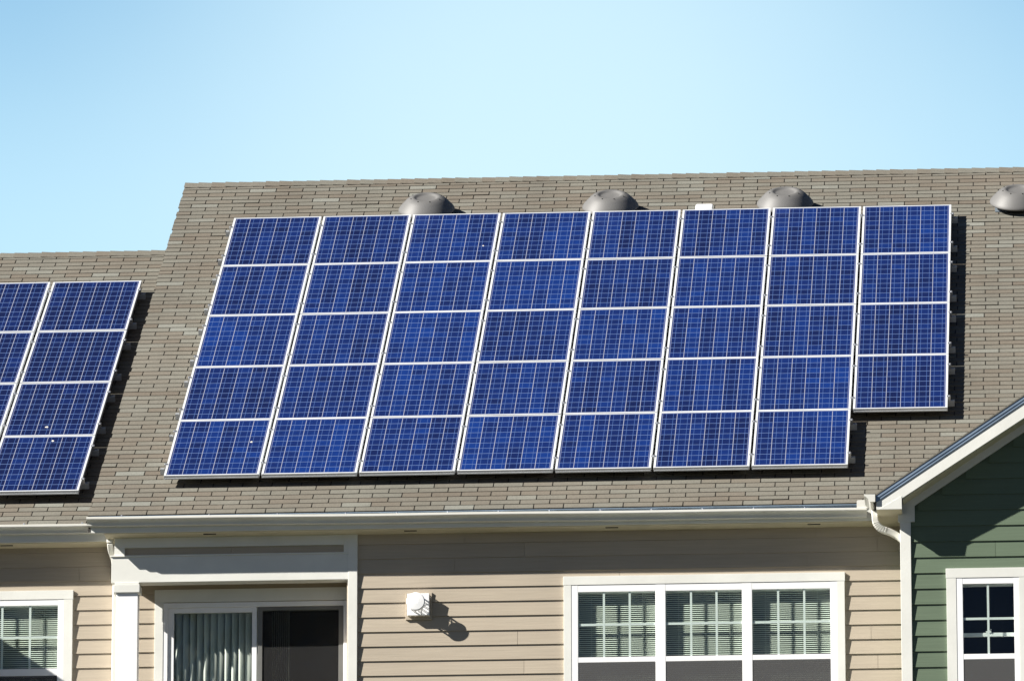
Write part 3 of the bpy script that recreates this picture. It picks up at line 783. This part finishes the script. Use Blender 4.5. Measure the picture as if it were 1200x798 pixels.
m = MB(); m.box(7.81, 9.6, YW - 0.06, YW - 0.03, 0, 5.2); m.box(7.8, 7.809, YG + 0.16, YW - 0.06, 0, 5.2); m.box(9.6, 9.61, YG + 0.16, YW - 0.03, 0, 5.2); m.box(7.81, 9.6, YG + 0.16, YW - 0.061, 2.6, 2.7); put(m, "room_lining", M['black'], right)
m = MB(); m.box(7.594, 7.703, YG - 0.03, YG + 0.1, 0, 5.30); put(m, "corner_board", M['trim'], right, bevel=0.003)
# frieze boards along the rake
m = MB()
for sx in (1, -1):
    X = lambda x: XR + sx * (x - XR)
    m.prism([(X(7.575), wall_top(7.575) - 0.14), (X(7.745), wall_top(7.575) - 0.14), (X(7.745), wall_top(7.745) - 0.085), (X(XR), wall_top(XR) - 0.085), (X(XR), wall_top(XR) + 0.06), (X(7.575), wall_top(7.575) + 0.06)], YG - 0.034 - 0.001 * sx, YG - 0.004, 'y')
put(m, "frieze_board", M['trim'], right, bevel=0.002)
# rake fascia with its boxed return
m = MB()
for sx in (1, -1):
    X = lambda x: XR + sx * (x - XR)
    m.prism([(X(7.365), 5.387), (X(7.365), fz(7.365)), (X(XR), fz(XR)), (X(XR), fz(XR) - 0.18), (X(7.622), fz(7.622) - 0.18 + 0.045), (X(7.4), 5.387)], YGF, YGF + 0.025, 'y')
    m.prism([(X(7.38), 5.386), (X(7.622), 5.386), (X(7.622), 5.5245)], YGF - 0.003, YGF + 0.02, 'y')
put(m, "rake_board", M['trim'], right, bevel=0.002)
m = MB()
for sx in (1, -1):
    X = lambda x: XR + sx * (x - XR)
    m.prism([(X(7.63), wall_top(7.63) + 0.02), (X(XR), wall_top(XR) + 0.02), (X(XR), wall_top(XR) + 0.04), (X(7.63), wall_top(7.63) + 0.04)], YGF + 0.026, YG + 0.092, 'y')
    a_, b_ = sorted((X(7.37), X(7.621))); m.box(a_, b_, YGF + 0.0255, YF + 0.1, 5.39, 5.402)
put(m, "soffit", M['soffit'], right)
m = MB(); m.box(7.365, 7.385, YGF + 0.0255, YF + 0.05, 5.40, 5.51); put(m, "fascia", M['trim'], right)
# roof slabs running back until they die into the middle house's roof
def gable_roof(m, lo, hi, inset, t0=None):
    for sx in (1, -1):
        X = lambda x: XR + sx * (x - XR)
        xa = 7.325 + inset; pts = []
        back = lambda x: (lo(x) - EZ) / TP + EY + 0.25
        y0 = YGF - 0.018 + inset
        ring = [(X(xa), y0, lo(xa)), (X(XR), y0, lo(XR)), (X(XR), back(XR), lo(XR)), (X(xa), max(back(xa), y0 + 0.45), lo(xa))]
        top = [(X(xa), y0, hi(xa)), (X(XR), y0, hi(XR)), (X(XR), back(XR), hi(XR)), (X(xa), max(back(xa), y0 + 0.45), hi(xa))]
        m.hexa(ring + top)
m = MB(); gable_roof(m, lambda x: fz(x) + 0.002, lambda x: fz(x) + 0.07, 0.012); rg = put(m, "roof", M['deck'], right)
m = MB(); gable_roof(m, lambda x: fz(x) + 0.0702, lambda x: fz(x) + 0.086, 0.0); put(m, "shingles", M['shingle'], rg)
m = MB()
for sx in (1, -1):
    X = lambda x: XR + sx * (x - XR)
    for dy, lo, hi in ((-0.008, 0.002, 0.033), (-0.013, 0.034, 0.068)):
        m.prism([(X(7.36), fz(7.36) + lo), (X(XR), fz(XR) + lo), (X(XR), fz(XR) + hi), (X(7.36), fz(7.36) + hi)], YGF + dy, YGF + dy + 0.028, 'y')
put(m, "drip_edge", M['drip'], right)
# gutter along the gable's left eave, seen from its front end
m = MB()
pf = [(7.352, 5.538), (7.352, 5.462), (7.305, 5.462), (7.296, 5.475), (7.285, 5.492), (7.262, 5.512), (7.243, 5.526), (7.241, 5.54), (7.252, 5.541)]
n = len(pf); ya, yb_ = YGF - 0.03, YF - 0.13
for y in (ya, yb_):
    for p, q in pf: m.v.append((p, y, q))
for j in range(n - 1): m.face((j, j + 1, n + j + 1, n + j))
m.face(list(range(n - 1)))
gr = put(m, "gutter", M['gutter'], right, solid=0.003)
pth = ds_path([(7.338, -7.68, 5.445), (7.340, -7.68, 5.375), (7.352, -7.67, 5.305), (7.405, -7.655, 5.250), (7.50, -7.63, 5.215), (7.585, -7.61, 5.165), (7.645, -7.60, 5.08), (7.65, -7.60, 4.9), (7.65, -7.60, 0.3)], 8)
rb = [1 + (0.07 if 14 < i < 28 and i % 2 else 0) for i in range(len(pth))]
m = MB(); m.sweep(pth, 0.066, 0.075, ribs=rb); put(m, "downspout", M['gutter'], right, bevel=0.0)

# wing of the left house beyond the frame: its eave throws the slanting shade on the left window
m = MB(); m.box(-9.4, -3.34, -7.9, YR, 0, 5.50); put(m, "side_wing", M['tan'], left)
m = MB()
m.prism([(-3.30, 5.47), (-3.30, 5.55), (-6.45, 7.65), (-9.6, 5.55), (-9.6, 5.47), (-6.45, 7.57)], -7.95, -6.9, 'y')
put(m, "wing_roof", M['deck'], left)

# ------------------------------------------------------------------ solar panels
PWD, PHT = 0.985, 1.643
def make_panel():
    t = thing("solar_panel", "x", "solar panel", (0, 0, 0), (P, 0, 0))
    w_, h_, f_, d_ = PWD / 2, PHT / 2, 0.023, 0.042
    m = MB()
    m.box(-w_, -w_ + f_, -h_, h_, -d_, 0); m.box(w_ - f_, w_, -h_, h_, -d_, 0)
    for a, b in ((-h_, -h_ + f_), (h_ - f_, h_)): m.box(-w_ + f_, w_ - f_, a, b, -d_ + 0.0005, -0.0005)
    # the groove that runs round the frame's outer side
    m.box(-w_ + 0.01, w_ - 0.01, -h_ - 0.003, -h_ + 0.001, -d_, -d_ + 0.014)
    m.build("frame", M['alu'], t, bevel=0.0015)
    m = MB(); m.box(-w_ + f_ - 0.004, w_ - f_ + 0.004, -h_ + f_ - 0.004, h_ - f_ + 0.004, -0.008, -0.0035)
    m.build("cell_sheet", M['cells'], t)
    m = MB(); m.box(-w_ + f_, w_ - f_, -h_ + f_, h_ - f_, -0.0125, -0.0085); m.build("backsheet", M['backsheet'], t)
    return t
proto = make_panel(); first = True
CP, RP = 1.010, 1.655
rows = ["top", "second", "third", "fourth", "bottom"]
cols = ["leftmost", "second", "third", "fourth", "fifth", "sixth", "seventh", "rightmost"]
def place_panel(cx, cs, back, label, group):
    global first
    loc = Vector((cx, FACE.y + back, FACE.z)) + SLO * cs
    o = proto if first else copy_thing(proto, loc)
    o.location = loc; first = False; o["label"] = label; o["group"] = group
    o.rotation_euler = (P + R(random.uniform(-0.12, 0.12)), R(random.uniform(-0.1, 0.1)), 0)
    return o
panels = {}
for r in range(5):
    for c in range(8):
        if r == 4 and c == 7: continue
        cw = cols[c]
        if r == 4 and c == 6: lb = "blue solar panel at the right end of the bottom row, large array"
        elif r == 3 and c == 7: lb = "blue solar panel lowest in the short rightmost column of the large array"
        else: lb = "blue solar panel in the %s row, %s column%s of the large array" % (rows[r], cw, "" if c in (0, 7) else " from left")
        panels[(r, c)] = place_panel(c * CP + 0.5, -(r * RP + 0.828), 0, lb, "solar panels of the large array")
rl = ["top", "second", "third", "bottom"]
LX, LS = -0.905, -1.80
for r in range(4):
    for c in range(2):
        lb = ("blue solar panel in the %s row, right column of the small left array" if c == 0 else "blue solar panel in the %s row, cut off column of the small left array") % rl[r]
        if c == 1 and r == 3: continue
        panels[('L', r, c)] = place_panel(LX - 0.4925 - c * 1.018, LS - (r * RP + 0.8215), SET, lb, "solar panels of the small left array")
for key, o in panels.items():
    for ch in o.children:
        if ch.name.startswith("cell_sheet"): ch["cell_angle_shade"] = 1.0 if key[0] == 'L' else 0.0
# bird droppings on a few panels
def dropping(key, x, y, r):
    m = MB(); rr = random.Random(int(x * 1000)); o = 0; n = 9
    for k in range(n):
        a = 2 * math.pi * k / n; q = r * rr.uniform(0.6, 1.2); m.v.append((x + q * math.cos(a), y + 1.6 * q * math.sin(a), -0.0032))
    for k in range(n):
        a = 2 * math.pi * k / n; q = 0.5 * r; m.v.append((x + q * math.cos(a), y + 1.6 * q * math.sin(a), -0.0005))
    for k in range(n): m.face((k, (k + 1) % n, n + (k + 1) % n, n + k))
    m.face([n + k for k in range(n)]); m.build("bird_dropping", M['dropping'], panels[key], smooth=True)
dropping((4, 0), 0.33, 0.15, 0.013); dropping((0, 2), 0.36, -0.3, 0.011); dropping(('L', 2, 0), -0.05, -0.55, 0.018); dropping(('L', 3, 0), 0.06, 0.68, 0.015)

# mounting rails with clamps and feet
def rail(x0, x1, s, back, gaps, label, group):
    loc = Vector(((x0 + x1) / 2, FACE.y + back, FACE.z)) + SLO * s
    t = thing("mounting_rail", label, "rail", loc, (P, 0, 0), group)
    hw = (x1 - x0) / 2
    m = MB(); zt, zb = -0.0435, -0.105
    m.box(-hw, hw, -0.02, -0.015, zb, zt); m.box(-hw, hw, 0.015, 0.02, zb, zt)
    m.box(-hw, hw, -0.015, 0.015, zb, zb + 0.005); m.box(-hw + 0.0005, hw - 0.0005, -0.015, -0.006, zt - 0.005, zt - 0.0005)
    m.box(-hw + 0.0005, hw - 0.0005, 0.006, 0.015, zt - 0.005, zt - 0.0005); m.box(-hw + 0.001, hw - 0.001, -0.0148, 0.0148, -0.08, -0.076)
    m.build("rail_bar", M['rail'], t)
    for sx, xe in ((-1, x0 + 0.07), (1, x1 - 0.07)):
        x = xe - loc.x; m = MB()
        a, b = sorted((x + sx * 0.002, x + sx * 0.028))
        m.box(a, b, -0.019, 0.019, -0.043, 0.001); m.box(min(x - sx * 0.012, b), max(x - sx * 0.012, a), -0.019, 0.019, 0.0012, 0.005) if 0 else None
        a2, b2 = sorted((x - sx * 0.010, x + sx * 0.028)); m.box(a2, b2, -0.019, 0.019, 0.0012, 0.0052)
        m.cyl((x + sx * 0.016, 0, 0.0052), (x + sx * 0.016, 0, 0.014), 0.009)
        m.build("end_clamp", M['steel'], t)
    for gx in gaps:
        x = gx - loc.x; m = MB(); m.box(x - 0.022, x + 0.022, -0.02, 0.02, 0.0012, 0.0055); m.box(x - 0.007, x + 0.007, -0.019, 0.019, -0.043, 0.0012)
        m.cyl((x, 0, 0.0055), (x, 0, 0.013), 0.008); m.build("mid_clamp", M['steel'], t)
    x = -hw + 0.12
    while x < hw:
        m = MB(); m.box(x - 0.025, x + 0.025, -0.06, 0.03, -HB + 0.008, -HB + 0.014); m.box(x - 0.025, x + 0.025, -0.028, -0.0205, -HB + 0.014, -0.055)
        m.build("foot", M['rail'], t); x += 1.21
    return t
for r in range(5):
    ncol = 8 if r < 4 else 7
    for k, fr in enumerate((0.20, 0.80)):
        s = -(r * RP + 0.0065 + fr * PHT)
        rail(0.0075 - 0.07, ncol * CP - 0.0175 + 0.07, s, 0, [c * CP - 0.005 for c in range(1, ncol)],
             "aluminium rail under the %s part of the %s row, large array" % (("upper", "lower")[k], rows[r]), "mounting rails of the large array")
for r in range(4):
    nc = 2 if r < 3 else 1
    for k, fr in enumerate((0.20, 0.80)):
        s = LS - (r * RP + fr * PHT)
        rail(LX - PWD - (nc - 1) * 1.018 - 0.07, LX + 0.07, s, SET, [LX - PWD - 0.0165] if nc == 2 else [],
             "aluminium rail under the %s part of the %s row, small left array" % (("upper", "lower")[k], rl[r]), "mounting rails of the small left array")

# ------------------------------------------------------------------ roof vents behind the array
def make_vent():
    t = thing("roof_vent", "x", "roof vent", (0, 0, 0), (P, 0, 0), "mushroom vents along the ridge")
    m = MB()
    m.lathe([(0.225, 0.1022), (0.290, 0.0780), (0.312, 0.0740), (0.318, 0.0820), (0.316, 0.0920), (0.300, 0.1150), (0.262, 0.1560), (0.225, 0.1944), (0.190, 0.2200), (0.160, 0.2315), (0.142, 0.2328), (0.128, 0.2264), (0.115, 0.2149), (0.098, 0.2098), (0.040, 0.2085)], 56)
    m.build("cap", M['vent'], t, smooth=True)
    m = MB(); m.lathe([(0.19, 0.004), (0.19, 0.110)], 40); m.build("collar", M['dark'], t, smooth=False)
    m = MB(); m.box(-0.26, 0.26, -0.14, 0.30, 0.0075, 0.0115); m.build("flashing", M['flash'], t)
    m = MB()
    for k in range(8):
        a = 2 * math.pi * k / 8 + 0.3; m.cyl((0.175 * math.cos(a), 0.175 * math.sin(a), 0.219), (0.175 * math.cos(a), 0.175 * math.sin(a), 0.232), 0.006, n=8)
    m.build("screws", M['dark'], t)
    return t
v0 = make_vent()
vl = ["grey mushroom roof vent behind the third panel column, leftmost of four", "grey mushroom roof vent behind the fifth panel column of the array",
      "grey mushroom roof vent behind the seventh column, right of the white stub", "grey mushroom roof vent at the right edge, clear of the panels"]
for i, (u, s) in enumerate(((2.151, 0.34), (4.228, 0.32), (6.193, 0.31), (8.806, 0.235))):
    o = v0 if i == 0 else copy_thing(v0, (0, 0, 0), (P, 0, R(random.uniform(-20, 20)) * 0))
    o.location = rp(u, s); o["label"] = vl[i]
m = MB(); m.box(-0.098, 0.098, -0.10, 0.10, 0.008, 0.128)
t = thing("vent_stub", "small white boxy vent stub peeking over the sixth panel column", "vent", rp(5.29, 0.13), (P, 0, 0))
m.build("housing", M['white'], t, bevel=0.018)
m = MB(); m.box(-0.16, 0.16, -0.16, 0.16, 0.0075, 0.011); m.build("flashing", M['flash'], t)

# ------------------------------------------------------------------ exhaust hood on the tan wall
t = thing("exhaust_hood", "white exhaust hood with a round cap on the sunlit tan siding", "vent", (2.67, YW - 0.012 + WALL_SHIFT.y, 4.61 + WALL_SHIFT.z))
m = MB(); m.box(-0.136, 0.136, -0.016, 0.02, -0.142, 0.142); m.build("mounting_plate", M['tan'], t, bevel=0.003)
m = MB(); m.box(-0.112, 0.112, -0.085, -0.05, -0.112, 0.118); m.build("housing", M['white'], t, bevel=0.004)
m = MB()
for k in range(9):
    q = -0.105 + k * 0.0262
    m.box(q - 0.004, q + 0.004, -0.05, -0.016, -0.110, -0.100); m.box(q - 0.004, q + 0.004, -0.05, -0.016, 0.104, 0.114)
    m.box(-0.110, -0.100, -0.05, -0.016, q, q + 0.008); m.box(0.100, 0.110, -0.05, -0.016, q, q + 0.008)
m.build("spacer_grille", M['white'], t)
m = MB(); m.lathe([(0.092, 0.0), (0.095, 0.004), (0.095, 0.012), (0.085, 0.018), (0.03, 0.022), (0.004, 0.022)], 40)
m.v = [(x - 0.018, -0.175 - z, y + 0.012) for x, y, z in m.v]; m.build("round_cap", M['white'], t, smooth=False)
m = MB()
for k in range(14):
    a = 2 * math.pi * k / 14; x, z = -0.018 + 0.086 * math.cos(a), 0.012 + 0.086 * math.sin(a)
    m.cyl((x, -0.0851, z), (x, -0.175, z), 0.0035, n=6)
for q in (-0.115, -0.145):
    for k in range(24):
        a, b = 2 * math.pi * k / 24, 2 * math.pi * (k + 1) / 24
        m.cyl((-0.018 + 0.086 * math.cos(a), q, 0.012 + 0.086 * math.sin(a)), (-0.018 + 0.086 * math.cos(b), q, 0.012 + 0.086 * math.sin(b)), 0.003, n=6)
m.build("bird_guard", M['white'], t)
